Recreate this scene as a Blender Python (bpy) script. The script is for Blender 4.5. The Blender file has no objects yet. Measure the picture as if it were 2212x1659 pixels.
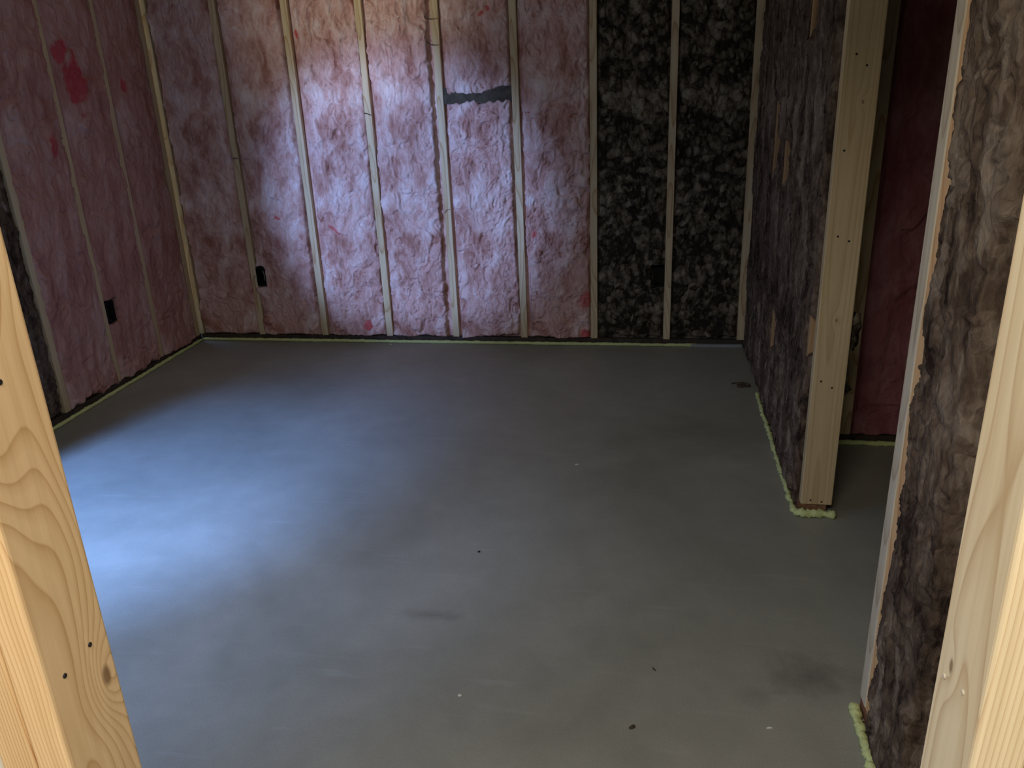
import bpy, bmesh, math, random
import numpy as np
from mathutils import Matrix, Vector
random.seed(7)
C = bpy.context.scene.collection
SC = bpy.context.scene

# ------------------------------------------------------------------ camera
F_PX = 1766.6
CAM = Vector((2.7538, -4.4819, 1.4833))
yaw, pitch, roll = (math.radians(a) for a in (-10.179, 20.876, -2.414))
fw = Vector((math.sin(yaw)*math.cos(pitch), math.cos(yaw)*math.cos(pitch), -math.sin(pitch)))
r0 = Vector((math.cos(yaw), -math.sin(yaw), 0)); u0 = r0.cross(fw)
rt = r0*math.cos(roll) + u0*math.sin(roll)
up = u0*math.cos(roll) - r0*math.sin(roll)
cd = bpy.data.cameras.new('camera'); cam = bpy.data.objects.new('camera', cd); C.objects.link(cam)
cd.sensor_width = 36.0; cd.lens = F_PX/2212*36.0; cd.clip_start = 0.02
M = Matrix((rt, up, -fw)).transposed().to_4x4(); M.translation = CAM
cam.matrix_world = M
SC.camera = cam

# ------------------------------------------------------------------ world, lamps, exposure
SC.view_settings.view_transform = 'Standard'; SC.view_settings.look = 'None'
SC.view_settings.gamma = 1.0; SC.view_settings.use_curve_mapping = False
SC.view_settings.exposure = 0.0
SKY = (0.30, 0.50, 1.0); SKY_K = 6.0
GROUND = (0.62, 0.56, 0.33); GROUND_K = 6.0
WIN = dict(y0=-3.82, y1=-2.86, z0=0.95, z1=1.95, t=0.12)   # window opening in the left wall, outside the frame
HALL_W, HALL_COL = 62.0, (1.0, 0.90, 0.76)
w = bpy.data.worlds.new('daylight'); SC.world = w; w.use_nodes = True
nt = w.node_tree; nt.nodes.clear()
tc = nt.nodes.new('ShaderNodeTexCoord'); sp = nt.nodes.new('ShaderNodeSeparateXYZ'); mr = nt.nodes.new('ShaderNodeMapRange')
mr.inputs['From Min'].default_value = -1; mr.inputs['From Max'].default_value = 1
cr = nt.nodes.new('ShaderNodeValToRGB'); bg = nt.nodes.new('ShaderNodeBackground'); wo = nt.nodes.new('ShaderNodeOutputWorld')
nt.links.new(tc.outputs['Generated'], sp.inputs[0]); nt.links.new(sp.outputs['Z'], mr.inputs['Value'])
nt.links.new(mr.outputs[0], cr.inputs[0]); nt.links.new(cr.outputs[0], bg.inputs[0]); nt.links.new(bg.outputs[0], wo.inputs[0])
def c4(c, k=1): return (c[0]*k, c[1]*k, c[2]*k, 1)
el = cr.color_ramp.elements
el[0].position = 0.0; el[0].color = c4(GROUND, GROUND_K)
el[1].position = 1.0; el[1].color = c4(SKY, SKY_K)
for p, c in ((0.40, c4(GROUND, GROUND_K)), (0.47, c4((0.05, 0.07, 0.03), 1)), (0.53, c4((0.05, 0.07, 0.03), 1)), (0.60, c4(SKY, SKY_K))):
    e = el.new(p); e.color = c
def area(name, loc, rot, sx, sy, power, col, portal=False):
    d = bpy.data.lights.new(name, 'AREA'); d.shape = 'RECTANGLE'; d.size = sx; d.size_y = sy; d.energy = power; d.color = col
    if portal: d.cycles.is_portal = True
    o = bpy.data.objects.new(name, d); o.location = loc; o.rotation_euler = rot; C.objects.link(o); return o
area('window_portal', (-0.005, (WIN['y0']+WIN['y1'])/2, (WIN['z0']+WIN['z1'])/2), (0, math.radians(-90), 0),
     WIN['z1']-WIN['z0'], WIN['y1']-WIN['y0'], 1, (1, 1, 1), True)
area('hall_ceiling_lamp', (2.60, -4.68, 2.36), (math.radians(10), 0, 0), 2.6, 0.45, HALL_W, HALL_COL)

def spot(name, loc, target, power, col, angle, blend, radius):
    d = bpy.data.lights.new(name, 'SPOT'); d.energy = power; d.color = col; d.spot_size = math.radians(angle); d.spot_blend = blend; d.shadow_soft_size = radius
    o = bpy.data.objects.new(name, d); o.location = loc; C.objects.link(o)
    o.rotation_euler = (Vector(target)-Vector(loc)).to_track_quat('-Z', 'Y').to_euler(); return o
BLUE = (0.20, 0.40, 1.0)
# daylight beams falling in through the window opening of the left wall
spot('window_beam_floor', (-0.16, -3.66, 1.72), (0.66, -2.18, 0.0), 980, BLUE, 44, 1.0, 0.06)
spot('window_beam_low', (-0.16, -3.68, 1.60), (1.05, -2.80, 0.0), 260, (0.36, 0.52, 1.0), 48, 1.0, 0.10)
spot('window_beam_wall', (-0.16, -3.62, 1.45), (1.30, 0.0, 0.86), 560, (0.34, 0.50, 1.0), 26, 0.6, 0.08)
spot('window_beam_top', (-0.16, -3.40, 1.10), (0.94, 0.0, 2.08), 210, (1.0, 0.88, 0.66), 32, 1.0, 0.10)
area('room_fill_light', (1.6, -1.9, 2.42), (0, 0, 0), 1.6, 1.6, 2.7, (1.0, 0.95, 0.92))  # weak overhead fill added to lift the dim room; no real fixture

# ------------------------------------------------------------------ node helpers
def newmat(name):
    m = bpy.data.materials.new(name); m.use_nodes = True
    n = m.node_tree; b = n.nodes['Principled BSDF']; b.inputs['Specular IOR Level'].default_value = 0.3
    return m, n, b
def N(nt, t, **kw):
    n = nt.nodes.new(t)
    for k, v in kw.items():
        if k in n.bl_rna.properties and k not in n.inputs: setattr(n, k, v)
        else: n.inputs[k.replace('_', ' ')].default_value = v
    return n
def math_(nt, op, a, b=None, clamp=False):
    n = nt.nodes.new('ShaderNodeMath'); n.operation = op; n.use_clamp = clamp
    for i, v in enumerate((a, b)):
        if v is None: continue
        if isinstance(v, (int, float)): n.inputs[i].default_value = v
        else: nt.links.new(v, n.inputs[i])
    return n.outputs[0]
def ramp(nt, fac, stops):
    r = nt.nodes.new('ShaderNodeValToRGB'); e = r.color_ramp.elements
    e[0].position, e[0].color = stops[0][0], (*stops[0][1], 1)
    e[1].position, e[1].color = stops[-1][0], (*stops[-1][1], 1)
    for p, c in stops[1:-1]:
        k = e.new(p); k.color = (*c, 1)
    nt.links.new(fac, r.inputs[0]); return r.outputs[0]
def mix(nt, fac, a, b, mode='MIX'):
    n = nt.nodes.new('ShaderNodeMix'); n.data_type = 'RGBA'; n.blend_type = mode
    for s, v in ((0, fac), (6, a), (7, b)):
        if isinstance(v, (int, float)): n.inputs[s].default_value = v
        elif isinstance(v, tuple): n.inputs[s].default_value = (*v, 1)
        else: nt.links.new(v, n.inputs[s])
    return n.outputs[2]
def noise(nt, vec, scale, detail=4, rough=0.55, dist=0.0, out='Fac'):
    n = nt.nodes.new('ShaderNodeTexNoise'); n.inputs['Scale'].default_value = scale; n.inputs['Detail'].default_value = detail
    n.inputs['Roughness'].default_value = rough; n.inputs['Distortion'].default_value = dist
    nt.links.new(vec, n.inputs['Vector']); return n.outputs[out]
def mapping(nt, vec, scale=(1, 1, 1), loc=(0, 0, 0), rot=(0, 0, 0)):
    n = nt.nodes.new('ShaderNodeMapping'); n.inputs['Scale'].default_value = scale; n.inputs['Location'].default_value = loc
    n.inputs['Rotation'].default_value = rot; nt.links.new(vec, n.inputs[0]); return n.outputs[0]
def bump(nt, b, h, strength, dist):
    n = nt.nodes.new('ShaderNodeBump'); n.inputs['Strength'].default_value = strength; n.inputs['Distance'].default_value = dist
    nt.links.new(h, n.inputs['Height']); nt.links.new(n.outputs[0], b.inputs['Normal'])

def wood(name, pale, dark, pith=(0.09, 0.0), tilt=(0.02, 0.0), spacing=0.0045, wob=0.012, knots=(), line=0.8, spots=0.35, zs=1.3):
    """spruce: growth rings about a pith axis beside the stick, so each face shows its own grain"""
    m, nt, b = newmat(name)
    tcn = nt.nodes.new('ShaderNodeTexCoord'); oi = nt.nodes.new('ShaderNodeObjectInfo')
    off = nt.nodes.new('ShaderNodeVectorMath'); off.operation = 'SCALE'
    cmb = nt.nodes.new('ShaderNodeCombineXYZ'); nt.links.new(oi.outputs['Random'], cmb.inputs[2]); nt.links.new(cmb.outputs[0], off.inputs[0]); off.inputs['Scale'].default_value = 9.0
    add = nt.nodes.new('ShaderNodeVectorMath'); nt.links.new(tcn.outputs['Object'], add.inputs[0]); nt.links.new(off.outputs[0], add.inputs[1])
    P = tcn.outputs['Object']; Q = add.outputs[0]
    sx = nt.nodes.new('ShaderNodeSeparateXYZ'); nt.links.new(P, sx.inputs[0])
    nv = nt.nodes.new('ShaderNodeSeparateXYZ'); nz = noise(nt, mapping(nt, Q, (5, 5, zs)), 1.0, 2, 0.45, 0, 'Color'); nt.links.new(nz, nv.inputs[0])
    z = sx.outputs['Z']
    X = math_(nt, 'ADD', math_(nt, 'SUBTRACT', sx.outputs['X'], pith[0]), math_(nt, 'ADD', math_(nt, 'MULTIPLY', z, tilt[0]), math_(nt, 'MULTIPLY', math_(nt, 'SUBTRACT', nv.outputs[0], 0.5), wob*2)))
    Y = math_(nt, 'ADD', math_(nt, 'SUBTRACT', sx.outputs['Y'], pith[1]), math_(nt, 'ADD', math_(nt, 'MULTIPLY', z, tilt[1]), math_(nt, 'MULTIPLY', math_(nt, 'SUBTRACT', nv.outputs[1], 0.5), wob*2)))
    r = math_(nt, 'SQRT', math_(nt, 'ADD', math_(nt, 'MULTIPLY', X, X), math_(nt, 'MULTIPLY', Y, Y)))
    kd = None
    for (kx, ky, kz, kr, amp) in knots:
        d = nt.nodes.new('ShaderNodeVectorMath'); d.operation = 'LENGTH'
        nt.links.new(mapping(nt, P, (1, 1, 0.5), (-kx, -ky, -kz*0.5)), d.inputs[0]); L = d.outputs['Value']
        g = math_(nt, 'EXPONENT', math_(nt, 'MULTIPLY', math_(nt, 'POWER', math_(nt, 'DIVIDE', L, abs(kr)), 2.0), -1.0))
        r = math_(nt, 'ADD', r, math_(nt, 'MULTIPLY', g, amp))
        if kr > 0:
            s = math_(nt, 'SUBTRACT', 1.0, math_(nt, 'DIVIDE', L, kr*0.32), True)
            s = math_(nt, 'MULTIPLY', s, 2.0, True)
            kd = s if kd is None else math_(nt, 'MAXIMUM', kd, s)
    t = math_(nt, 'DIVIDE', r, spacing)
    fr = math_(nt, 'FRACT', t)
    mid = tuple((a*0.75+c*0.25) for a, c in zip(pale, dark))
    col = ramp(nt, fr, [(0.0, mid), (0.05, pale), (0.45, pale), (0.80, mid), (0.93, tuple(p*(1-line*0.8)+d*line*0.8 for p, d in zip(pale, dark))), (0.97, tuple(p*(1-line)+d*line for p, d in zip(pale, dark))), (1.0, mid)])
    fine = noise(nt, mapping(nt, Q, (90, 90, 2.5)), 1.0, 3, 0.6)
    col = mix(nt, 0.35, col, ramp(nt, fine, [(0.3, (0.72, 0.66, 0.55)), (0.6, (1, 1, 1))]), 'MULTIPLY')
    big = noise(nt, mapping(nt, Q, (6, 6, 1.8)), 1.0, 3, 0.6)
    col = mix(nt, spots, col, ramp(nt, big, [(0.35, (0.86, 0.76, 0.60)), (0.6, (1, 1, 1))]), 'MULTIPLY')
    if kd is not None: col = mix(nt, math_(nt, 'MULTIPLY', kd, 0.75), col, (0.16, 0.08, 0.035))
    nt.links.new(col, b.inputs['Base Color']); b.inputs['Roughness'].default_value = 0.62
    h = math_(nt, 'ADD', math_(nt, 'MULTIPLY', fr, 0.5), fine); bump(nt, b, h, 0.25, 0.0012)
    return m

def wool(name, deep, mid, pale, red=None, scale=1.0, vert=0.45, contrast=(0.34, 0.50, 0.66), bd=0.006, flake=False):
    m, nt, b = newmat(name)
    P = nt.nodes.new('ShaderNodeTexCoord').outputs['Object']
    warp = nt.nodes.new('ShaderNodeVectorMath'); warp.operation = 'SCALE'; warp.inputs['Scale'].default_value = 0.07
    nt.links.new(noise(nt, P, 9*scale, 3, 0.6, 0, 'Color'), warp.inputs[0])
    ad = nt.nodes.new('ShaderNodeVectorMath'); nt.links.new(P, ad.inputs[0]); nt.links.new(warp.outputs[0], ad.inputs[1]); V = ad.outputs[0]
    n1 = noise(nt, mapping(nt, V, (1, 1, vert)), 13*scale, 5, 0.62, 0.6)
    n2 = noise(nt, mapping(nt, V, (1, 1, vert*0.7)), 46*scale, 4, 0.6, 1.2)
    n3 = noise(nt, P, 2.6, 3, 0.5)
    f = math_(nt, 'ADD', math_(nt, 'MULTIPLY', n1, 0.66), math_(nt, 'MULTIPLY', n2, 0.34))
    f = math_(nt, 'ADD', f, math_(nt, 'MULTIPLY', math_(nt, 'SUBTRACT', n3, 0.5), 0.35))
    hb = math_(nt, 'ADD', math_(nt, 'MULTIPLY', n1, 0.6), math_(nt, 'MULTIPLY', n2, 0.5))
    if flake:
        vo = nt.nodes.new('ShaderNodeTexVoronoi'); vo.inputs['Scale'].default_value = 34*scale; vo.inputs['Randomness'].default_value = 1
        nt.links.new(mapping(nt, V, (1, 1, vert+0.2), (0, 0, 0), (0.3, 0.5, 0)), vo.inputs['Vector'])
        sv = nt.nodes.new('ShaderNodeSeparateColor'); nt.links.new(vo.outputs['Color'], sv.inputs[0])
        q = math_(nt, 'MULTIPLY', math_(nt, 'SUBTRACT', sv.outputs[0], 0.5), 0.22)
        q = math_(nt, 'MULTIPLY', q, float(flake)); f = math_(nt, 'ADD', f, q)
        f = math_(nt, 'SUBTRACT', f, math_(nt, 'MULTIPLY', vo.outputs['Distance'], 0.22*float(flake)))
        f = math_(nt, 'ADD', f, 0.09*float(flake))
        hb = math_(nt, 'SUBTRACT', hb, math_(nt, 'MULTIPLY', vo.outputs['Distance'], 0.6*float(flake)))
    col = ramp(nt, f, [(contrast[0], deep), (contrast[1], mid), (contrast[2], pale)])
    if red is not None:
        at = nt.nodes.new('ShaderNodeAttribute'); at.attribute_name = 'dye'
        fac = math_(nt, 'MULTIPLY', at.outputs['Fac'], math_(nt, 'MULTIPLY', n1, 1.5), True)
        col = mix(nt, fac, col, red)
    nt.links.new(col, b.inputs['Base Color']); b.inputs['Roughness'].default_value = 1.0; b.inputs['Specular IOR Level'].default_value = 0.05
    n4 = noise(nt, mapping(nt, V, (1, 1, 0.5)), 160, 3, 0.7, 0.5)
    hb = math_(nt, 'ADD', hb, math_(nt, 'MULTIPLY', n4, 0.25))
    bump(nt, b, hb, 0.9, bd)
    return m

def plain(name, col, rough=0.6, var=0.0, vs=20, spec=0.3, bmp=0.0):
    m, nt, b = newmat(name); b.inputs['Specular IOR Level'].default_value = spec
    P = nt.nodes.new('ShaderNodeTexCoord').outputs['Object']; n1 = noise(nt, P, vs, 4, 0.6)
    lo = tuple(c*(1-var) for c in col); hi = tuple(min(1, c*(1+var)) for c in col)
    nt.links.new(ramp(nt, n1, [(0.3, lo), (0.7, hi)]), b.inputs['Base Color']); b.inputs['Roughness'].default_value = rough
    if bmp: bump(nt, b, n1, 0.6, bmp)
    return m

PALE, GOLD = (0.66, 0.56, 0.37), (0.42, 0.25, 0.10)
m_stud = wood('spruce_stud', PALE, GOLD, pith=(0.02, 0.09), spacing=0.004, wob=0.02)
m_post = wood('spruce_post', (0.62, 0.50, 0.30), (0.42, 0.29, 0.14), pith=(-0.002, 0.085), tilt=(0.003, 0.003), spacing=0.0042, wob=0.012, line=0.55, zs=0.7,
              knots=((0.012, -0.019, 1.362, 0.013, 0.004), (0.003, -0.019, 0.704, 0.012, 0.004)))
m_jambL = wood('spruce_left_jamb', (0.84, 0.62, 0.37), (0.50, 0.27, 0.10), pith=(-0.075, -0.004), tilt=(0.010, 0.02), spacing=0.0044, wob=0.030, line=0.62, spots=0.5, zs=2.2,
               knots=((0.019, 0.028, 0.924, 0.024, 0.015), (0.019, -0.02, 1.235, -0.055, 0.024)))
m_kingL = wood('spruce_left_king', (0.80, 0.60, 0.36), (0.52, 0.27, 0.11), pith=(-0.20, -0.03), spacing=0.0036, wob=0.012, line=0.95)
m_jambR = wood('spruce_right_jamb', (0.80, 0.70, 0.50), (0.50, 0.33, 0.17), pith=(0.10, -0.012), tilt=(-0.006, 0.0), spacing=0.0042, wob=0.016, line=0.6, zs=1.8,
               knots=((-0.019, 0.018, 1.02, 0.014, 0.005),))
m_kingR = wood('spruce_right_king', (0.84, 0.74, 0.50), (0.55, 0.36, 0.16), pith=(0.2, -0.03), spacing=0.0036, wob=0.010, line=0.9)
m_endA = wood('grey_spruce', (0.66, 0.60, 0.47), (0.42, 0.33, 0.22), pith=(0.09, 0.0), spacing=0.004, wob=0.014)
m_endB = wood('orange_pine', (0.80, 0.52, 0.27), (0.55, 0.27, 0.10), pith=(0.09, 0.0), spacing=0.004, wob=0.014)
m_endC = wood('dull_orange_pine', (0.46, 0.31, 0.17), (0.30, 0.16, 0.07), pith=(0.02, 0.09), spacing=0.004, wob=0.014)
m_dkwood = plain('weathered_lumber', (0.075, 0.060, 0.042), 0.8, 0.4, 30, bmp=0.002)
m_plate = plain('dark_plate', (0.055, 0.042, 0.032), 0.85, 0.4, 30, bmp=0.001)  # very dark brown lumber for the bottom plates
m_redplate = plain('red_brown_plate', (0.22, 0.105, 0.06), 0.8, 0.4, 60, bmp=0.001)
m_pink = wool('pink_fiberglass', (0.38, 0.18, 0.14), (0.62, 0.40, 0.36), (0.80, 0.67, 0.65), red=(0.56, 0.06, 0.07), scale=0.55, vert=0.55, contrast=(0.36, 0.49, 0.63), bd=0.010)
m_pinkdim = wool('dimmed_pink_fiberglass', (0.34, 0.14, 0.12), (0.46, 0.25, 0.22), (0.60, 0.43, 0.40), red=(0.50, 0.03, 0.06), scale=0.45, vert=0.30, contrast=(0.34, 0.49, 0.66), bd=0.006)  # darker copy of the pink, the left wall's dimness put into its colour
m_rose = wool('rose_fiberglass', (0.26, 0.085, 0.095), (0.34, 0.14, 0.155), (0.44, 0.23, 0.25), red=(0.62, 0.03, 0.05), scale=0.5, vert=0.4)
m_brown = wool('brown_mineral_wool', (0.030, 0.025, 0.019), (0.125, 0.102, 0.074), (0.33, 0.29, 0.225), scale=0.85, vert=0.75, contrast=(0.38, 0.52, 0.74), bd=0.010, flake=True)
m_brown2 = wool('reddish_mineral_wool', (0.030, 0.020, 0.016), (0.125, 0.090, 0.066), (0.31, 0.255, 0.20), scale=0.95, vert=0.30, contrast=(0.36, 0.50, 0.70), bd=0.010, flake=0.35)
m_foam = plain('lime_foam', (0.58, 0.66, 0.30), 0.7, 0.15, 90, bmp=0.003)
m_black = plain('black_plastic', (0.010, 0.010, 0.012), 0.5)
m_hole = plain('dark_nail', (0.02, 0.018, 0.018), 0.6)
m_sheath = plain('dark_sheathing', (0.03, 0.024, 0.018), 0.9, 0.3, 8)
m_drywall = plain('hall_drywall', (0.70, 0.66, 0.58), 0.9, 0.03, 4)
m_conc_wall = plain('window_return', (0.35, 0.35, 0.34), 0.9, 0.1, 8)
m_gasket = plain('grey_gasket', (0.28, 0.32, 0.33), 0.6, 0.1, 40)
m_wire = plain('pale_cable', (0.55, 0.52, 0.42), 0.5)
m_white = plain('white_scrap', (0.70, 0.70, 0.64), 0.8)
m_chip = plain('brown_chip', (0.06, 0.045, 0.035), 0.8)

def floor_mat():
    m, nt, b = newmat('trowelled_concrete')
    P = nt.nodes.new('ShaderNodeTexCoord').outputs['Object']
    n1 = noise(nt, P, 1.1, 4, 0.55, 0.6); n2 = noise(nt, P, 9, 5, 0.65); n3 = noise(nt, P, 220, 2, 0.5)
    col = ramp(nt, n1, [(0.28, (0.222, 0.222, 0.186)), (0.72, (0.342, 0.342, 0.298))])
    col = mix(nt, 0.5, col, ramp(nt, n2, [(0.3, (0.80, 0.80, 0.79)), (0.7, (1.06, 1.06, 1.05))]), 'MULTIPLY')
    col = mix(nt, 0.35, col, ramp(nt, n3, [(0.35, (0.78, 0.78, 0.78)), (0.65, (1.1, 1.1, 1.1))]), 'MULTIPLY')
    # damp stains and specks
    for (x, y, rx, ry, s) in ((3.18, -2.69, 0.13, 0.10, 0.55), (2.15, -2.55, 0.12, 0.03, 0.40), (3.03, -2.78, 0.05, 0.05, 0.3)):
        d = nt.nodes.new('ShaderNodeVectorMath'); d.operation = 'LENGTH'
        nt.links.new(mapping(nt, P, (1/rx, 1/ry, 0), (-x/rx, -y/ry, 0)), d.inputs[0])
        k = math_(nt, 'SUBTRACT', math_(nt, 'ADD', 1.0, math_(nt, 'MULTIPLY', math_(nt, 'SUBTRACT', noise(nt, P, 14, 4, 0.65), 0.5), 1.8)), d.outputs['Value'], True)
        col = mix(nt, math_(nt, 'MULTIPLY', k, s), col, (0.07, 0.065, 0.06))
    vo = nt.nodes.new('ShaderNodeTexVoronoi'); vo.inputs['Scale'].default_value = 5.5; nt.links.new(mapping(nt, P, (1, 1, 0)), vo.inputs['Vector'])
    sv = nt.nodes.new('ShaderNodeSeparateColor'); nt.links.new(vo.outputs['Color'], sv.inputs[0])
    rad = math_(nt, 'MULTIPLY', math_(nt, 'SUBTRACT', sv.outputs[0], 0.55, True), 0.085)
    sp_ = math_(nt, 'MULTIPLY', math_(nt, 'SUBTRACT', rad, vo.outputs['Distance'], True), 60, True)
    col = mix(nt, math_(nt, 'MULTIPLY', sp_, 0.6), col, mix(nt, sv.outputs[1], (0.08, 0.07, 0.06), (0.55, 0.55, 0.52)))
    # thin curved trowel scratches
    wv = nt.nodes.new('ShaderNodeTexNoise'); wv.inputs['Scale'].default_value = 1.0; nt.links.new(mapping(nt, P, (3.0, 26, 1), (0, 0, 0), (0, 0, 0.5)), wv.inputs['Vector']); wv.inputs['Detail'].default_value = 6
    scr = ramp(nt, wv.outputs['Fac'], [(0.62, (0, 0, 0)), (0.72, (1, 1, 1))])
    col = mix(nt, math_(nt, 'MULTIPLY', scr, 0.12), col, (0.5, 0.5, 0.49))
    nt.links.new(col, b.inputs['Base Color'])
    nt.links.new(math_(nt, 'ADD', 0.36, math_(nt, 'MULTIPLY', n1, 0.22)), b.inputs['Roughness'])
    b.inputs['Specular IOR Level'].default_value = 0.45
    hh = math_(nt, 'ADD', n2, math_(nt, 'MULTIPLY', n3, 0.1)); bump(nt, b, hh, 0.12, 0.004)
    return m
m_floor = floor_mat()

# ------------------------------------------------------------------ object helpers
def empty(name, loc, label=None, cat=None, group=None, kind=None):
    o = bpy.data.objects.new(name, None); o.location = loc; C.objects.link(o); o.empty_display_size = 0.05
    tag(o, label, cat, group, kind); return o
def tag(o, label=None, cat=None, group=None, kind=None):
    if label: o['label'] = label
    if cat: o['category'] = cat
    if group: o['group'] = group
    if kind: o['kind'] = kind
    return o
def link(name, me, mat, parent=None, world_loc=(0, 0, 0)):
    me.materials.append(mat); o = bpy.data.objects.new(name, me); C.objects.link(o)
    if parent is not None:
        o.parent = parent; o.location = Vector(world_loc) - abs_loc(parent)
    else: o.location = world_loc
    return o
def abs_loc(o):
    v = Vector(o.location)
    while o.parent is not None: o = o.parent; v += Vector(o.location)
    return v
def box(name, lo, hi, mat, parent=None, bev=0.0, cuts=0, bow=0.0, rotz=0.0, roty=0.0, seg=2):
    """axis-aligned box given in world coordinates; origin at the middle of its foot (z = 0 kept for the grain)"""
    lo, hi = Vector(lo), Vector(hi); c = Vector(((lo.x+hi.x)/2, (lo.y+hi.y)/2, 0))
    bm = bmesh.new(); bmesh.ops.create_cube(bm, size=1)
    for v in bm.verts: v.co = Vector(((v.co.x+.5)*(hi.x-lo.x)+lo.x, (v.co.y+.5)*(hi.y-lo.y)+lo.y, (v.co.z+.5)*(hi.z-lo.z)+lo.z)) - c
    if bev: bmesh.ops.bevel(bm, geom=bm.edges[:], offset=bev, segments=seg, affect='EDGES', profile=0.5)
    if cuts:
        ve = [e for e in bm.edges if abs(e.verts[0].co.z-e.verts[1].co.z) > 0.5*(hi.z-lo.z)]
        bmesh.ops.subdivide_edges(bm, edges=ve, cuts=cuts)
        for v in bm.verts:
            t = (v.co.z-lo.z)/(hi.z-lo.z); v.co.x += bow*math.sin(math.pi*t*1.3+bow*900)
    bmesh.ops.recalc_face_normals(bm, faces=bm.faces)
    me = bpy.data.meshes.new(name); bm.to_mesh(me); bm.free()
    for p in me.polygons: p.use_smooth = False
    o = link(name, me, mat, parent, c); o.rotation_euler = (0, roty, rotz); return o

def hash2(ix, iy, seed):
    n = (ix*374761393 + iy*668265263 + seed*1442695041) & 0xffffffff
    n = ((n ^ (n >> 13))*1274126177) & 0xffffffff
    return ((n ^ (n >> 16)) & 0xffff)/65535.0
def vn(x, y, seed=0):
    ix = np.floor(x).astype(np.int64); iy = np.floor(y).astype(np.int64); fx = x-ix; fy = y-iy
    fx = fx*fx*fx*(fx*(fx*6-15)+10); fy = fy*fy*fy*(fy*(fy*6-15)+10)
    a = hash2(ix, iy, seed); b = hash2(ix+1, iy, seed); c = hash2(ix, iy+1, seed); d = hash2(ix+1, iy+1, seed)
    return (a*(1-fx)+b*fx)*(1-fy)+(c*(1-fx)+d*fx)*fy
def fbm(x, y, seed=0, oct=4, gain=0.5):
    s = 0; a = 1; t = 0
    for i in range(oct):
        s = s + a*(vn(x*2**i+17.3*i, y*2**i-9.1*i, seed+i*31)-0.5); t += a; a *= gain
    return s/t*2
def sstep(a, b, x):
    t = np.clip((x-a)/(b-a), 0, 1); return t*t*(3-2*t)

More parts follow.
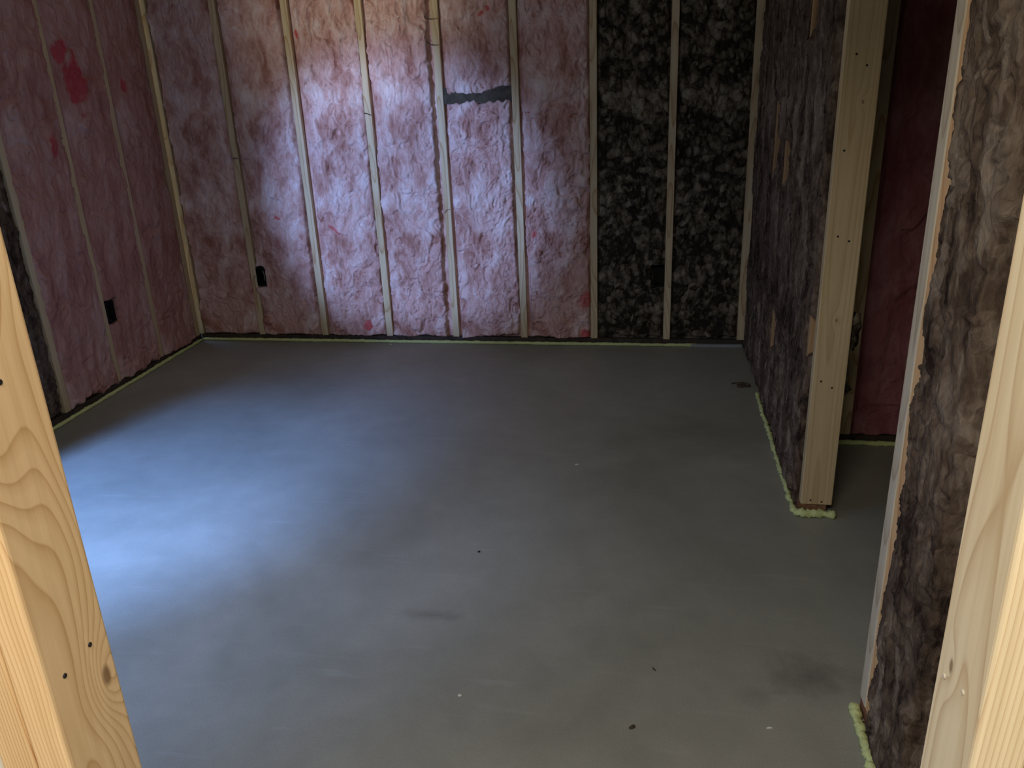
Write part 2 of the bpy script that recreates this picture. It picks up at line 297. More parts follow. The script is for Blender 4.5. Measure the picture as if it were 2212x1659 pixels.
def batt(name, O, U, Nn, u0, u1, v0, v1, mat, seed, label=None, cat=None, group=None, parent=None, step=0.005, kind='pink',
         over=0.012, cover=0.0, coverL=None, ragk=1.0, slant=0.0, bulge=0.012, bottom=(0.0, 0.012), top=None, dents=(), dyes=(), base=0.0, lean=0.0, edge=0.014, rough=1.0, tucks=()):
    """one insulation batt as a dense relief with its own thickness, filling the bay u0..u1 of a wall"""
    O, U, Nn = Vector(O), Vector(U), Vector(Nn)
    nu = int((u1-u0+2*over)/step)+1; nv = int((v1-v0)/step)+1
    u = np.linspace(u0-over, u1+over, nu); v = np.linspace(v0, v1, nv)
    uu, vv = np.meshgrid(u, v)
    wx = fbm(uu*7, vv*5, seed+5, 3)*0.05; wy = fbm(uu*7+40, vv*5+9, seed+6, 3)*0.07
    if kind == 'pink':
        h = 0.016*fbm(uu*5+wx*30, vv*3+wy*30, seed, 3)
        rid = 1-np.abs(fbm(uu*11+wx*60, vv*5+wy*60, seed+11, 4, 0.5))*2.2
        h += 0.009*rough*(rid-0.6) + 0.003*rough*fbm(uu*44+wx*80, vv*22+wy*60, seed+21, 3)
        cre = np.abs(fbm(uu*6+wx*50, vv*4.5+wy*50, seed+33, 3)); h -= 0.012*rough*np.clip(1-cre*14, 0, 1)
    else:
        sv = 0.40 if kind == 'shaggy' else 1.0
        h = 0.012*fbm(uu*6+wx*20, vv*4+wy*20, seed, 3)
        f1 = fbm(uu*30+wx*110, vv*20*sv+wy*110, seed+11, 3, 0.55); f2 = fbm(uu*80+wx*160, vv*48*sv+wy*120, seed+19, 3, 0.6)
        if kind == 'shaggy':
            h += 0.006*rough*f1 + 0.0028*rough*f2 - 0.004*rough*np.clip(-f1*2.5-0.6, 0, 1) + 0.004*rough*fbm(uu*14+wx*60, vv*9+wy*60, seed+43, 3)
        else: h += 0.010*rough*f1 + 0.0045*rough*f2 - 0.008*rough*np.clip(-f1*2.5-0.6, 0, 1)
    mid = (uu-u0)/(u1-u0); h += bulge*np.clip(1-(2*mid-1)**4, -1, 1)*1.0 + base + lean*(mid-0.5)
    # ragged side edges: negative = tucked back from the stud, positive = fluff lapping over it
    def rag(vv_, sd, cv, rk): return cv + rk*(0.012*fbm(vv_*0+1.3, vv_*3.1, sd, 3) + 0.009*fbm(vv_*0+2.7, vv_*26, sd+3, 4, 0.65))
    sl = (uu-u0) + rag(vv, seed+51, cover if coverL is None else coverL, ragk); sr = (u1-uu) + rag(vv, seed+77, cover, min(ragk, 0.8))
    vq = vv - slant*(mid-0.5)
    s = np.minimum(sl, sr)
    sb = (vq-v0) - bottom[0] - bottom[1]*(0.5+fbm(uu*11, uu*0+seed, seed+91, 4, 0.65)) ; s = np.minimum(s, sb)
    if top is not None:
        st = (v1-vq) - top*(0.5+fbm(uu*11, uu*0+seed*3, seed+97, 4, 0.65)); s = np.minimum(s, st)
    k = sstep(-0.002, edge, s)
    h = (h+0.002)*k + (-0.026)*(1-k)
    h = np.where((k > 0.35) & (h < 0.001) & ((uu < u0) | (uu > u1)), 0.001+0.002*k, h)
    for (du, dv, ru, rv, depth) in dents:      # boxes and torn gaps (rectangular-ish)
        q = np.maximum(np.abs(uu-du)/ru, np.abs(vv-dv)/rv) + 0.10*fbm(uu*50, vv*50, seed+7, 3)
        kk = 1-sstep(0.95, 1.12, q); h = h*(1-kk) + depth*kk
    for (du, dv, ru, rv, depth) in tucks:      # soft hollows: long torn slivers beside a stud
        q = np.sqrt(((uu-du)/ru)**2 + ((vv-dv)/rv)**2) + 0.18*fbm(uu*30, vv*30, seed+8, 3)
        kk = 1-sstep(0.75, 1.1, q); h = h*(1-kk) + depth*kk
    dye = np.zeros_like(h)
    for (du, dv, ru, rv, ang) in dyes:
        a = math.radians(ang); x = (uu-du)*math.cos(a)+(vv-dv)*math.sin(a); y = -(uu-du)*math.sin(a)+(vv-dv)*math.cos(a)
        q = np.sqrt((x/ru)**2+(y/rv)**2) + 0.55*fbm(uu*22, vv*22, seed+13, 3)
        dye = np.maximum(dye, 1-sstep(0.7, 1.15, q))
    ue = np.where(h <= 0.0, np.clip(uu, u0+0.001, u1-0.001), uu)
    # fine sideways shuffle so the relief overhangs like torn fibre
    shuf = 0.6 if kind == 'shaggy' else 1.0
    inner = (np.abs(mid-0.5) < 0.45) & (h > 0)
    ue = ue + np.where(inner, 0.006*shuf*rough*fbm(uu*40, vv*30, seed+61, 2), 0)
    ve = vv + np.where(inner & (vv > v0+0.02) & (vv < v1-0.02), 0.006*rough*fbm(uu*30, vv*40, seed+67, 2), 0)
    U_, N_ = np.array(U), np.array(Nn)
    uc = (u0+u1)/2
    pts = (ue-uc)[..., None]*U_ + h[..., None]*N_ + ve[..., None]*np.array((0, 0, 1.0))
    pts = pts.reshape(-1, 3)
    # back ring
    idx = np.arange(nu*nv).reshape(nv, nu)
    ring = np.concatenate([idx[0, :], idx[1:, -1], idx[-1, -2::-1], idx[-2:0:-1, 0]])
    bu = np.clip(ue.reshape(-1)[ring], u0+0.002, u1-0.002); bv = vv.reshape(-1)[ring]
    back = (bu-uc)[:, None]*U_ + (-0.08)*N_[None, :] + bv[:, None]*np.array((0, 0, 1.0))
    nb = len(ring); n0 = len(pts); allp = np.concatenate([pts, back]).astype(np.float32)
    q = np.stack([idx[:-1, :-1], idx[:-1, 1:], idx[1:, 1:], idx[1:, :-1]], -1).reshape(-1, 4)
    rn = np.roll(ring, -1); b0 = n0+np.arange(nb); b1 = n0+np.roll(np.arange(nb), -1)
    sk = np.stack([rn, ring, b0, b1], -1)
    flip = U.cross(Vector((0, 0, 1))).dot(Nn) < 0
    quads = np.concatenate([q, sk])
    bk = (n0+np.arange(nb))[::-1]
    if flip: quads = quads[:, ::-1]; bk = bk[::-1]
    me = bpy.data.meshes.new(name)
    me.vertices.add(len(allp)); me.vertices.foreach_set('co', allp.reshape(-1))
    lv = np.concatenate([quads.reshape(-1), bk]).astype(np.int32)
    me.loops.add(len(lv)); me.loops.foreach_set('vertex_index', lv)
    npoly = len(quads)+1
    ls = np.concatenate([np.arange(len(quads))*4, [len(quads)*4]]).astype(np.int32)
    me.polygons.add(npoly); me.polygons.foreach_set('loop_start', ls)
    me.polygons.foreach_set('use_smooth', np.ones(npoly, dtype=bool))
    me.update(calc_edges=True)
    at = me.attributes.new('dye', 'FLOAT', 'POINT')
    at.data.foreach_set('value', np.concatenate([dye.reshape(-1), np.zeros(nb)]).astype(np.float32))
    me.validate()
    o = link(name, me, mat, parent, tuple(O+U*uc)); tag(o, label, cat, group); return o

def tube(name, pts, rad, mat, parent=None, sides=8, jitter=0.0, seed=0, flat=None, squash=1.0, taper=False):
    """swept tube with lumpy radius; flat = floor height the underside rests on"""
    pts = [Vector(p) for p in pts]; O = Vector(pts[0]); verts = []; faces = []; rng = random.Random(seed); n = len(pts)
    for i, p in enumerate(pts):
        t = (pts[min(i+1, n-1)]-pts[max(i-1, 0)]).normalized()
        a = t.cross(Vector((0, 0, 1))); a = a.normalized() if a.length > 1e-4 else Vector((1, 0, 0)); b = a.cross(t).normalized()
        rr = rad*(0.55 if i in (0, n-1) else 1.0)
        if jitter and i: lump = lump*0.45+0.55*rng.uniform(-1, 1)
        else: lump = 0.0
        rr *= 1+1.3*jitter*lump
        if taper: rr = rad*(1-0.85*i/(n-1))
        for k in range(sides):
            g = 2*math.pi*k/sides; r = rr*(1+jitter*rng.uniform(-1, 1))
            q = p + a*math.cos(g)*r + b*math.sin(g)*r*squash
            if flat is not None: q.z = max(q.z, flat)
            verts.append(q-O)
        if i:
            for k in range(sides):
                faces.append(((i-1)*sides+k, (i-1)*sides+(k+1) % sides, i*sides+(k+1) % sides, i*sides+k))
    faces.append(tuple(range(sides-1, -1, -1))); faces.append(tuple((n-1)*sides+k for k in range(sides)))
    me = bpy.data.meshes.new(name); me.from_pydata([tuple(v) for v in verts], [], faces); me.update()
    for p in me.polygons: p.use_smooth = True
    return link(name, me, mat, parent, O)
def path(a, b, step, wob=0.0, seed=0):
    a, b = Vector(a), Vector(b); n = max(2, int((b-a).length/step)); rng = random.Random(seed); out = []
    d = (b-a).normalized(); s = d.cross(Vector((0, 0, 1)))
    for i in range(n+1): out.append(a+(b-a)*(i/n)+s*rng.uniform(-wob, wob)+Vector((0, 0, rng.uniform(-wob, wob)*0.6)))
    return out
def disc(name, loc, nrm, r, mat, parent, thick=0.0012, sides=12, oval=1.0):
    nrm = Vector(nrm); rot = nrm.to_track_quat('Z', 'Y'); vs = []; loc = Vector(loc)
    for zz, rr in ((-0.004, r*0.8), (thick*0.4, r), (thick, r*0.75)):
        for k in range(sides):
            g = 2*math.pi*k/sides; vs.append(rot @ Vector((rr*math.cos(g), rr*math.sin(g)*oval, zz)))
    fs = [(j*sides+k, j*sides+(k+1) % sides, (j+1)*sides+(k+1) % sides, (j+1)*sides+k) for j in range(2) for k in range(sides)]
    fs += [tuple(range(sides-1, -1, -1)), tuple(2*sides+k for k in range(sides))]
    me = bpy.data.meshes.new(name); me.from_pydata([tuple(v) for v in vs], [], fs); me.update()
    return link(name, me, mat, parent, loc)

# ------------------------------------------------------------------ setting
S = 0.4064; H = 2.44; YD = -3.87; YN = -3.96          # 16 in spacing, ceiling, the two faces of the door wall
XR = 3.275; WT = 0.095; YP = -1.849; YE = -2.785      # right wall line, its thickness, end of far partition, start of near one
XMAX = 4.6; YH = -6.6
fl = box('floor', (-0.30, YH, -0.12), (XMAX+.1, 0.22, 0.0), m_floor); fl.location = (0, 0, 0)
fl.data.transform(Matrix.Translation(((XMAX-0.2)/2, (YH+0.22)/2, 0)))
tag(fl, 'smooth grey trowelled concrete floor slab between the insulated walls', None, None, 'structure')
tag(box('ceiling', (-0.30, YH, H), (XMAX+.1, 0.22, H+0.1), m_drywall), 'flat ceiling above the framed room', None, None, 'structure')

wb = box('wall_back', (-0.15, 0.10, 0.0), (XMAX, 0.20, H), m_sheath); tag(wb, 'back wall of pale studs with insulation between them', None, None, 'structure')
SW = 0.019
box('bottom_plate', (0.0, 0.0, 0.0), (XR+0.1, 0.10, 0.038), m_plate, wb, 0.0015)
box('top_plate', (0.0, 0.0, H-0.038), (XR+0.1, 0.10, H), m_stud, wb, 0.0015)
box('stud', (-0.02, 0.0, 0.038), (0.018, 0.10, H-0.038), m_stud, wb, 0.0015)['label'] = 'corner stud'
for k in range(1, 9):
    box('stud', (k*S-SW-(0.002 if k == 8 else 0), 0.0, 0.038), (k*S+SW, 0.10, H-0.038), m_stud, wb, 0.002, 6, 0.002*(-1)**k*(k < 6))
bl = box('blocking', (4*S+SW+0.001, 0.0, 1.335), (5*S-SW-0.001, 0.05, 1.415), m_dkwood, wb, 0.002)
bl['label'] = 'dark weathered blocking board'

wl = empty('wall_left', (-0.1, -1.9, 0), 'left wall of studs with pink insulation', None, None, 'structure')
T = WIN['t']
box('sheathing', (-0.14, -2.6, 0), (-0.09, 0.0, H), m_sheath, wl)
box('return', (-T, WIN['y1'], 0), (-0.001, -2.6, H), m_conc_wall, wl)
box('return', (-T, YH, 0), (-0.001, WIN['y0'], H), m_conc_wall, wl)
box('return', (-T, WIN['y0'], 0), (-0.001, WIN['y1'], WIN['z0']), m_conc_wall, wl)
box('return', (-T, WIN['y0'], WIN['z1']), (-0.001, WIN['y1'], H), m_conc_wall, wl)
box('bottom_plate', (-0.089, -2.6, 0.0), (0.0, -0.001, 0.038), m_plate, wl, 0.0015)
box('top_plate', (-0.089, -2.6, H-0.038), (0.0, -0.001, H), m_stud, wl, 0.0015)
LS = [-0.043, -0.442, -0.847, -1.250, -1.657, -2.06, -2.47]
for i, y in enumerate(LS):
    hw = SW if i else 0.020
    box('stud', (-0.089, y-hw, 0.038), (0.0 if i else 0.004, y+hw, H-0.038), m_stud, wl, 0.002)

wr = empty('wall_right', (XR+0.05, -1.0, 0), 'stub partition packed with brown mineral wool on the right', None, None, 'structure')
box('bottom_plate', (XR+0.004, YP+0.004, 0), (XR+WT, -0.002, 0.036), m_redplate, wr, 0.001)
box('top_plate', (XR+0.004, YP, H-0.038), (XR+WT, -0.002, H), m_stud, wr, 0.001)
RS = [-0.21, -0.605, -0.925, -1.285, -1.745]
for y in RS: box('stud', (XR+0.002, y-SW, 0.038), (XR+WT, y+SW, H-0.038), m_endC, wr, 0.0015)
box('sheathing', (XR+WT+0.001, YP+0.05, 0.04), (XR+WT+0.006, -0.06, H-0.04), m_sheath, wr)

wc = box('wall_closet', (XR+WT+0.02, -1.145, 0.0), (XMAX, -1.10, H), m_sheath); tag(wc, 'closet back wall with pink insulation behind the post', None, None, 'structure')
box('bottom_plate', (XR+WT+0.02, -1.243, 0), (XMAX-.1, -1.146, 0.038), m_plate, wc, 0.0015)
for x in (3.51, 3.955, 4.36): box('stud', (x, -1.243, 0.038), (x+0.062, -1.146, H-0.01), m_stud, wc, 0.002)
tag(box('wall_far_right', (XMAX, YH, 0), (XMAX+0.1, 0.2, H), m_sheath), 'closet side wall beyond the opening', None, None, 'structure')

wn = empty('wall_near_right', (XR+0.05, -3.2, 0), 'short partition beside the doorway filled with brown wool', None, None, 'structure')
box('bottom_plate', (XR+0.004, YD, 0), (XR+WT, YE, 0.038), m_redplate, wn, 0.001)
box('top_plate', (XR+0.004, YD, H-0.038), (XR+WT, YE-0.11, H), m_stud, wn, 0.001)
box('stud', (XR, -3.27, 0.038), (XR+WT, -3.232, H-0.04), m_endA, wn, 0.0015)
box('sheathing', (XR+WT, YD, 0.0), (XR+WT+0.012, YE-0.11, H), m_sheath, wn)  # dark backing sheet, makes the open end of the bay read as shadow

XL, XRJ = 2.214, 3.000
wd = empty('wall_front', (1.0, (YD+YN)/2, 0), 'wall the doorway is cut through', None, None, 'structure')
box('panel', (-0.001, YN+0.004, 0), (XL-0.077, YD-0.004, H), m_drywall, wd)
box('panel', (XRJ+0.077, YN+0.004, 0), (XMAX, YD-0.004, H), m_drywall, wd)
box('header', (XL-0.076, YN, 2.085), (XRJ+0.076, YD, H), m_stud, wd, 0.002)
tag(box('wall_hall_end', (-0.3, YH-0.1, 0), (XMAX+.1, YH, H), m_drywall), 'hall wall behind the viewer', None, None, 'structure')

# ------------------------------------------------------------------ door posts and end posts (things)
pl_ = empty('door_post', (XL-0.038, -3.915, 0), 'knotty pale doorway post close up at the left edge', 'post')
a = box('trimmer_stud', (XL-0.038, YN, 0.0), (XL, YD, 2.085), m_jambL, pl_, 0.0045, seg=3)
box('king_stud', (XL-0.077, YN, 0.0), (XL-0.0385, YD, 2.085), m_kingL, pl_, 0.003, seg=3)
for (y, z) in ((-3.898, 0.971), (-3.937, 0.966), (-3.917, 1.256)): disc('nail', (XL, y, z), (1, 0, 0), 0.0026, m_hole, pl_)
pr_ = empty('door_post', (XRJ+0.038, -3.915, 0), 'pale doorway post close up at the right edge', 'post')
box('trimmer_stud', (XRJ, YN, 0.0), (XRJ+0.038, YD, 2.085), m_jambR, pr_, 0.0045, seg=3)
box('king_stud', (XRJ+0.0385, YN, 0.0), (XRJ+0.077, YD, 2.085), m_kingR, pr_, 0.003, seg=3)
for (y, z) in ((-3.889, 1.003), (-3.926, 1.019)): disc('nail', (XRJ, y, z), (-1, 0, 0), 0.0024, m_wire, pr_)  # these stand for pale knots in the wood, set in as small discs

ep = empty('end_post', (XR+0.055, YP+0.02, 0.036), 'tall yellowish stud ending the brown wool partition, nail heads in its face', 'post')
post = box('stud', (XR+0.008, YP, 0.038), (XR+0.112, YP+0.038, H-0.04), m_post, ep, 0.0035, seg=3)
post.data.transform(Matrix.Translation((0, 0, 0)))
for (x, z) in ((3.316, 1.492), (3.347, 1.461), (3.309, 1.227), (3.316, 0.972), (3.35, 0.957), (3.31, 0.496), (3.346, 0.474), (3.315, 0.055), (3.352, 0.050)):
    disc('nail', (x, YP, z), (0, -1, 0), 0.0034, m_hole, ep)
e2 = empty('end_post', (XR+0.045, YE-0.038, 0.038), 'doubled stud edged with torn wool between closet opening and right doorway post', 'post')
box('stud', (XR, YE-0.050, 0.038), (XR+WT, YE, H-0.04), m_endA, e2, 0.004, seg=3)['label'] = 'grey-white stud'
box('stud', (XR+0.002, YE-0.108, 0.038), (XR+WT, YE-0.0505, H-0.04), m_endB, e2, 0.003)['label'] = 'orange-toned stud'

# ------------------------------------------------------------------ insulation batts
BW = dict(O=(0, 0, 0), U=(1, 0, 0), Nn=(0, -1, 0))
gp = 'pink fiberglass batts in the back wall'
V1 = 2.36
def pinkb(i, label, **kw):
    lo = (i*S+SW) if i else 0.018; hi = (i+1)*S-SW
    a = dict(v0=0.036, v1=V1, mat=m_pink, seed=100+i*13, coverL={2: -0.022, 3: -0.010, 5: -0.010}.get(i, -0.002), cover={1: -0.006, 2: 0.004, 3: -0.020}.get(i, 0.0), ragk=1.7, cat='insulation', group=gp, bottom=(-0.006, 0.012)); a.update(kw)
    return batt('insulation_batt', u0=lo, u1=hi, label=label, **BW, **a)
b0 = pinkb(0, 'dim pink batt right of the corner stud on the back wall', rough=0.5, cover=0.002, base=-0.004, coverL=0.002)
pinkb(1, 'pink batt behind the black outlet box on the back wall', dents=((0.452, 0.400, 0.034, 0.058, -0.075),), rough=0.7, bulge=0.016, dyes=((0.62, 0.75, 0.02, 0.008, -30),))
pinkb(2, 'pink batt with a slanting red streak, third bay from the corner', dyes=((0.955, 0.675, 0.045, 0.009, -35), (1.10, 0.10, 0.03, 0.03, 0), (0.86, 1.72, .02, .03, 0)), lean=-0.006)
pinkb(3, 'pale pink batt just left of the split bay with dark blocking', bulge=0.014)
lowdye = ()
batt('insulation_batt', u0=4*S+SW, u1=5*S-SW, v0=1.358, slant=0.034, coverL=-0.008, v1=V1, mat=m_pink, seed=171, label='short pink batt above the dark blocking board', cat='insulation', group=gp,
     bottom=(0.012, 0.026), dyes=((1.87, 1.765, 0.022, 0.012, 20), (1.905, 1.79, 0.012, 0.012, 0)), bulge=0.008, **BW)
batt('insulation_batt', u0=4*S+SW, u1=5*S-SW, v0=0.036, v1=1.372, slant=0.034, coverL=-0.008, mat=m_pink, seed=189, label='pink batt below the dark blocking board', cat='insulation', group=gp,
     bottom=(-0.006, 0.012), top=0.045, bulge=0.010, **BW)
pinkb(5, 'pink batt beside the dark brown bays, red blot low down', dyes=((2.385, 0.27, 0.035, 0.045, 0), (2.39, 0.07, .03, .03, 0), (2.10, 1.28, 0.012, 0.008, 0), (2.11, 0.64, 0.02, 0.012, 60)))
gb = 'brown mineral wool batts in the back wall'
for i, lab in ((6, 'dark brown wool batt directly right of the last pink batt'), (7, 'dark brown wool batt in the back wall next to the right corner')):
    batt('insulation_batt', u0=i*S+SW, u1=(i+1)*S-SW, v0=0.036, v1=V1, mat=m_brown, seed=300+i*7, label=lab, cat='insulation', group=gb, kind='brown', cover=-0.004, bulge=0.002, base=-0.014,
         dents=(((2.792, 0.398, 0.036, 0.056, -0.075),) if i == 6 else ()), bottom=(0.0, 0.02), **BW)
batt('insulation_batt', u0=8*S+SW+0.001, u1=XR+0.06, v0=0.036, v1=V1, mat=m_brown, seed=377, label='narrow sliver of brown wool in the right back corner', cat='insulation', kind='brown', over=0.0, cover=-0.004, base=-0.006, bulge=0.0, **BW)

LW = dict(O=(0, 0, 0), U=(0, -1, 0), Nn=(1, 0, 0)); gl = 'pink fiberglass batts in the left wall'
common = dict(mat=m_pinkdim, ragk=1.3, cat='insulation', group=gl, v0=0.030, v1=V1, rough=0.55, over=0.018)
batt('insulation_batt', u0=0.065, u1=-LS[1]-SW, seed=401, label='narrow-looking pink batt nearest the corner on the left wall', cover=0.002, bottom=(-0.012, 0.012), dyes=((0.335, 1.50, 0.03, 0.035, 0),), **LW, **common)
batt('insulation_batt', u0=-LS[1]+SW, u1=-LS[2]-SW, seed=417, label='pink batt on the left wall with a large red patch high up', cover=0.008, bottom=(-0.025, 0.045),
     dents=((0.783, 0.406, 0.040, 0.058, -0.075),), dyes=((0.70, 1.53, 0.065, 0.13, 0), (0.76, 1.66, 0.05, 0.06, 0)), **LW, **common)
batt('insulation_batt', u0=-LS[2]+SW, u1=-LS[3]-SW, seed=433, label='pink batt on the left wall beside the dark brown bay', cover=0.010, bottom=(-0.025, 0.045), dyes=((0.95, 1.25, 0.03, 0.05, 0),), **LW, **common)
common2 = dict(mat=m_brown2, cat='insulation', group='brown mineral wool batts in the left wall', v0=0.036, v1=V1, kind='brown', over=0.012, cover=-0.002, base=-0.01, rough=0.8)
batt('insulation_batt', u0=-LS[3]+SW, u1=-LS[4]-SW, seed=451, label='dark brown wool batt on the left wall behind the left doorway post', **LW, **common2)

RW = dict(O=(XR, 0, 0), U=(0, -1, 0), Nn=(-1, 0, 0)); gr = 'brown wool batts in the right stub partition'
edges = [0.03, 0.21, 0.605, 0.925, 1.285, 1.745, -YP-0.038]
labs = ['brown wool batt of the right partition nearest the back corner', 'brown wool batt second from the back corner in the right partition', 'brown wool batt showing thin wood slivers in the right partition',
        'brown wool batt in the middle of the right partition', 'broad shaggy brown wool batt near the foot of the end post', 'thin strip of brown wool against the left side of the end post']
tk = {2: [(0.605+0.075, 1.17, 0.125, 0.19, -0.030)], 3: [(0.925+0.075, 1.10, 0.120, 0.10, -0.026), (0.925+0.07, 0.40, 0.11, 0.10, -0.030)],
      4: [(1.285+0.08, 1.74, 0.12, 0.22, -0.030)], 5: [(1.79, 0.63, 0.07, 0.07, -0.030)]}
for i in range(6):
    lo = edges[i]+(SW if i else 0); hi = edges[i+1]-(SW if i < 5 else 0)
    batt('insulation_batt', u0=lo, u1=hi, v0=0.012, v1=V1, mat=m_brown2, seed=500+i*17, label=labs[i], cat='insulation', group=gr, kind='shaggy',
         over=0.022 if 0 < i < 5 else (0.018 if i == 0 else 0.0), cover=0.016 if i != 5 else 0.002, bulge=0.004, base=0.006, edge=0.010, tucks=tk.get(i, ()), step=0.0055, rough=1.15, bottom=(0.0, 0.02), **RW)

batt('insulation_batt', u0=-YE+0.109, u1=3.150, v0=0.018, v1=V1, mat=m_brown2, seed=611, coverL=-0.004, ragk=2.8, label='large brown wool batt with a torn edge left of the right doorway post', cat='insulation', kind='shaggy',
     over=0.034, cover=0.0, bulge=0.012, base=0.006, edge=0.012, step=0.0035, rough=1.1, bottom=(-0.002, 0.012), **RW)
KW = dict(O=(0, -1.243, 0), U=(1, 0, 0), Nn=(0, -1, 0))
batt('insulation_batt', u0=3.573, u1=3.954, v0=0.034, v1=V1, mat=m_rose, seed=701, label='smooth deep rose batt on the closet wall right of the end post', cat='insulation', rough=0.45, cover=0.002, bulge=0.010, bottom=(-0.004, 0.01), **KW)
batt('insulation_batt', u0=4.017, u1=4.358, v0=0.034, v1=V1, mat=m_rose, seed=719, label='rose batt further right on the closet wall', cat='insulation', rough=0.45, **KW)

# torn wool tufts poking past the end post on the closet side
def tuft(loc, sx, sy, sz, seed, mat, label, name='wool_tuft'):
    bm = bmesh.new(); bmesh.ops.create_icosphere(bm, subdivisions=3, radius=1.0)
    for v in bm.verts:
        p = v.co.copy(); n = float(fbm(np.array([p.x*2.3+p.z*1.7+seed]), np.array([p.y*2.3-p.z+seed]), seed, 4, 0.65)[0])
        v.co = Vector((p.x*sx, p.y*sy, p.z*sz))*(1+0.9*n)
    me = bpy.data.meshes.new(name); bm.to_mesh(me); bm.free()
    for p in me.polygons: p.use_smooth = True
    o = link(name, me, mat, None, loc); tag(o, label, 'insulation'); return o
tuft((3.398, -1.80, 0.655), 0.022, 0.03, 0.055, 3, m_brown, 'dark ragged wool tuft sticking out right of the end post at mid height')
tuft((3.398, -1.80, 0.455), 0.014, 0.02, 0.020, 5, m_brown, 'small round dark tuft low on the right side of the end post')

# ------------------------------------------------------------------ outlet boxes
def device_box(center, U, Nn, wdt, hgt, label, ear=1, wires=False):
    U, Nn = Vector(U), Vector(Nn); Z = Vector((0, 0, 1)); c = Vector(center)
    root = empty('outlet_box', c, label, 'outlet box')
    t = 0.003; d = 0.065
    def slab(a0, a1, b0, b1, n0, n1, nm='shell'):
        vs = []
        for n in (n0, n1):
            for (a_, b_) in ((a0, b0), (a1, b0), (a1, b1), (a0, b1)): vs.append(U*a_+Z*b_+Nn*n)
        return vs
    verts = []; faces = []
    for args in ((-wdt/2, -wdt/2+t, -hgt/2, hgt/2, -d, 0.006), (wdt/2-t, wdt/2, -hgt/2, hgt/2, -d, 0.006), (-wdt/2+t, wdt/2-t, -hgt/2, -hgt/2+t, -d, 0.006),
                 (-wdt/2+t, wdt/2-t, hgt/2-t, hgt/2, -d, 0.006), (-wdt/2+t, wdt/2-t, -hgt/2+t, hgt/2-t, -d, -d+t)):
        k = len(verts); verts += slab(*args)
        faces += [(k, k+1, k+2, k+3), (k+4, k+7, k+6, k+5), (k, k+4, k+5, k+1), (k+1, k+5, k+6, k+2), (k+2, k+6, k+7, k+3), (k+3, k+7, k+4, k)]
    me = bpy.data.meshes.new('box_shell'); me.from_pydata([tuple(v) for v in verts], [], faces); me.update()
    bm = bmesh.new(); bm.from_mesh(me); bmesh.ops.recalc_face_normals(bm, faces=bm.faces); bm.to_mesh(me); bm.free()
    link('box_shell', me, m_black, root, c)
    for s in (-1, 1):
        p = c + U*(ear*wdt*0.18) + Z*(s*hgt*0.40)
        disc('screw_boss', p+Nn*0.002, Nn, 0.0055, m_black, root, 0.003)
    if wires:
        for j, (a_, r_) in enumerate(((0.008, 0.018), (0.016, 0.013))):
            pts = [c+U*(a_+r_*math.sin(q*0.5)*0.8)+Z*(hgt*0.40-q*0.012)+Nn*(0.012*math.sin(q*0.6)-0.004) for q in range(7)]
            tube('cable', pts, 0.0016, m_wire if j == 0 else m_black, root, 6)
        pts = [c+U*(-wdt/2-0.012+0.006*math.cos(q))+Z*(0.008*math.sin(q))+Nn*0.004 for q in np.linspace(0.6, 5.6, 9)]
        tube('nail_loop', pts, 0.0012, m_black, root, 5)
    return root
device_box((0.4585, 0, 0.400), (1, 0, 0), (0, -1, 0), 0.060, 0.106, 'black outlet box with loose cable ends on the back wall', wires=True)
device_box((2.793, 0.002, 0.397), (1, 0, 0), (0, -1, 0), 0.060, 0.104, 'black outlet box sunk in the dark brown wool of the back wall')
device_box((0, -0.7965, 0.407), (0, -1, 0), (1, 0, 0), 0.060, 0.108, 'black outlet box on the left wall')

# ------------------------------------------------------------------ foam sealant beads
gf = 'lime foam sealant beads along the floor'
def bead(pts, rad, label, jit, seed, squash=0.9):
    o = tube('foam_bead', pts, rad, m_foam, None, 10, jit, seed, 0.0, squash); tag(o, label, 'foam sealant', gf); return o
bead(path((0.012, -0.011, 0.008), (3.02, -0.011, 0.008), 0.012, 0.0012, 1), 0.0105, 'long thin lime foam bead along the foot of the back wall', 0.16, 1)
bead(path((0.011, -0.028, 0.008), (0.011, -2.55, 0.008), 0.012, 0.0015, 2), 0.0105, 'lime foam bead along the foot of the left wall', 0.16, 2)
bead(path((XR-0.012, -0.72, 0.004), (XR-0.012, YP-0.004, 0.007), 0.010, 0.004, 3), 0.0085, 'lumpy lime foam bead along the foot of the right partition', 0.38, 3)
bead(path((XR-0.014, YP-0.012, 0.010), (XR+0.125, YP-0.013, 0.010), 0.009, 0.0025, 4), 0.0145, 'clumpy lime foam across the base of the end post', 0.36, 4)
bead(path((XR+0.13, -1.257, 0.008), (4.4, -1.257, 0.008), 0.012, 0.0015, 5), 0.0115, 'lime foam bead along the closet wall', 0.18, 5)
bead(path((XR-0.014, YE-0.002, 0.008), (XR-0.014, -3.8, 0.008), 0.005, 0.0022, 6), 0.0105, 'knobbly lime foam bead at the foot of the near brown wool', 0.30, 6)
gk = box('sill_gasket', (2.98, -0.022, 0.0), (3.262, -0.001, 0.016), m_gasket, None, 0.003); tag(gk, 'grey foam gasket strip on the floor in the right back corner', 'gasket')
gk.rotation_euler = (0, 0, 0)

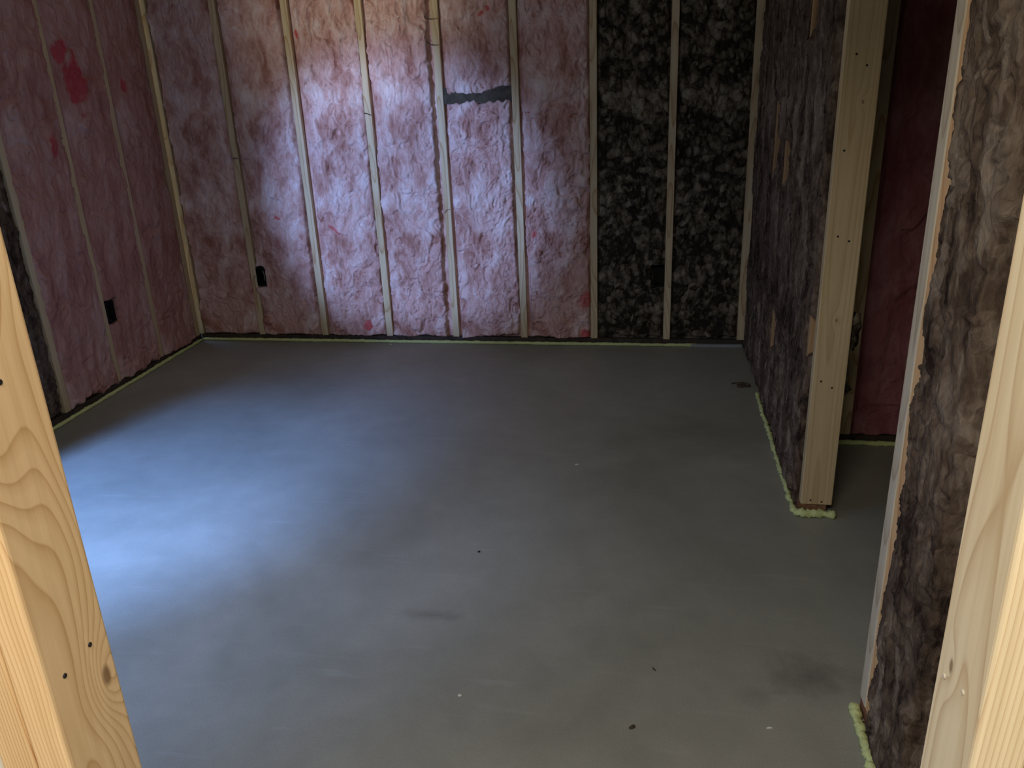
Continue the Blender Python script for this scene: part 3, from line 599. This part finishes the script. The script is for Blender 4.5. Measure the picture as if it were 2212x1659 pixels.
# ------------------------------------------------------------------ loose fibre strands over the studs
def strand(a, mid, b, r, mat, label):
    a, mid, b = Vector(a), Vector(mid), Vector(b)
    pts = [a*(1-t)**2+mid*2*t*(1-t)+b*t*t for t in np.linspace(0, 1, 9)]
    o = tube('fiber_strand', pts, r, mat, None, 5, 0.3, int(a.x*1000), taper=True); tag(o, label, 'fiber strand'); return o
strand((1.575, -0.010, 1.765), (1.60, -0.016, 1.745), (1.645, -0.006, 1.755), 0.004, m_dkwood, 'upper dark fiber curl across a stud, top centre of back wall')
strand((1.575, -0.010, 1.650), (1.60, -0.016, 1.620), (1.648, -0.006, 1.630), 0.004, m_dkwood, 'lower dark fiber curl across a stud, top centre of back wall')
strand((1.20, -0.006, 1.305), (1.22, -0.012, 1.30), (1.245, -0.006, 1.29), 0.003, m_dkwood, 'short dark splinter across the stud left of centre')
strand((1.60, -0.008, 0.76), (1.625, -0.022, 0.80), (1.655, -0.006, 0.775), 0.003, m_pink, 'pink fluff wisp curling over the stud at mid height')
strand((0.395, -0.004, 1.085), (0.41, -0.010, 1.09), (0.437, -0.003, 1.083), 0.003, m_dkwood, 'dark splinter across the dim stud left of the outlet box bay')

# ------------------------------------------------------------------ crumbs on the slab
def crumb(name, x, y, sx, sy, sz, mat, label, seed, rz=0.0, cat='debris'):
    bm = bmesh.new(); bmesh.ops.create_icosphere(bm, subdivisions=2, radius=1.0); rng = random.Random(seed)
    for v in bm.verts:
        v.co = Vector((v.co.x*sx, v.co.y*sy, v.co.z*sz))*rng.uniform(0.7, 1.25)
    zmin = min(v.co.z for v in bm.verts)
    me = bpy.data.meshes.new(name); bm.to_mesh(me); bm.free()
    o = link(name, me, mat, None, (x, y, -zmin-0.0004)); o.rotation_euler = (0, 0, rz); tag(o, label, cat); return o
crumb('wool_scrap', 3.205, -0.62, 0.035, 0.022, 0.010, m_brown2, 'dark wool scrap on the floor by the right partition', 1)
crumb('wool_scrap', 3.17, -0.585, 0.020, 0.006, 0.004, m_brown2, 'thin dark wool wisp on the floor beside the larger scrap', 9, 0.4)
crumb('wood_chip', 2.731, -2.924, 0.010, 0.005, 0.003, m_chip, 'dark wood chip on the slab near the bottom of the photo', 2, 0.7)
crumb('crumb', 2.21, -2.205, 0.004, 0.003, 0.003, m_black, 'tiny black crumb in the middle of the slab', 3)
crumb('splinter', 2.783, -2.712, 0.008, 0.002, 0.002, m_chip, 'thin dark splinter on the slab right of the black crumb', 4, 2.2)
crumb('plaster_crumb', 2.294, -2.867, 0.005, 0.004, 0.002, m_white, 'small white crumb left of the dark wood chip', 5)
crumb('plaster_crumb', 3.054, -2.886, 0.008, 0.003, 0.002, m_white, 'elongated white crumb right of the dark wood chip', 6, 0.2)
crumb('plaster_crumb', 2.475, -1.535, 0.008, 0.005, 0.002, m_white, 'pale crumb in the dim middle of the slab', 7)
crumb('foam_crumb', 1.24, -0.055, 0.006, 0.004, 0.003, m_foam, 'stray foam crumb on the floor by the back wall bead', 8)
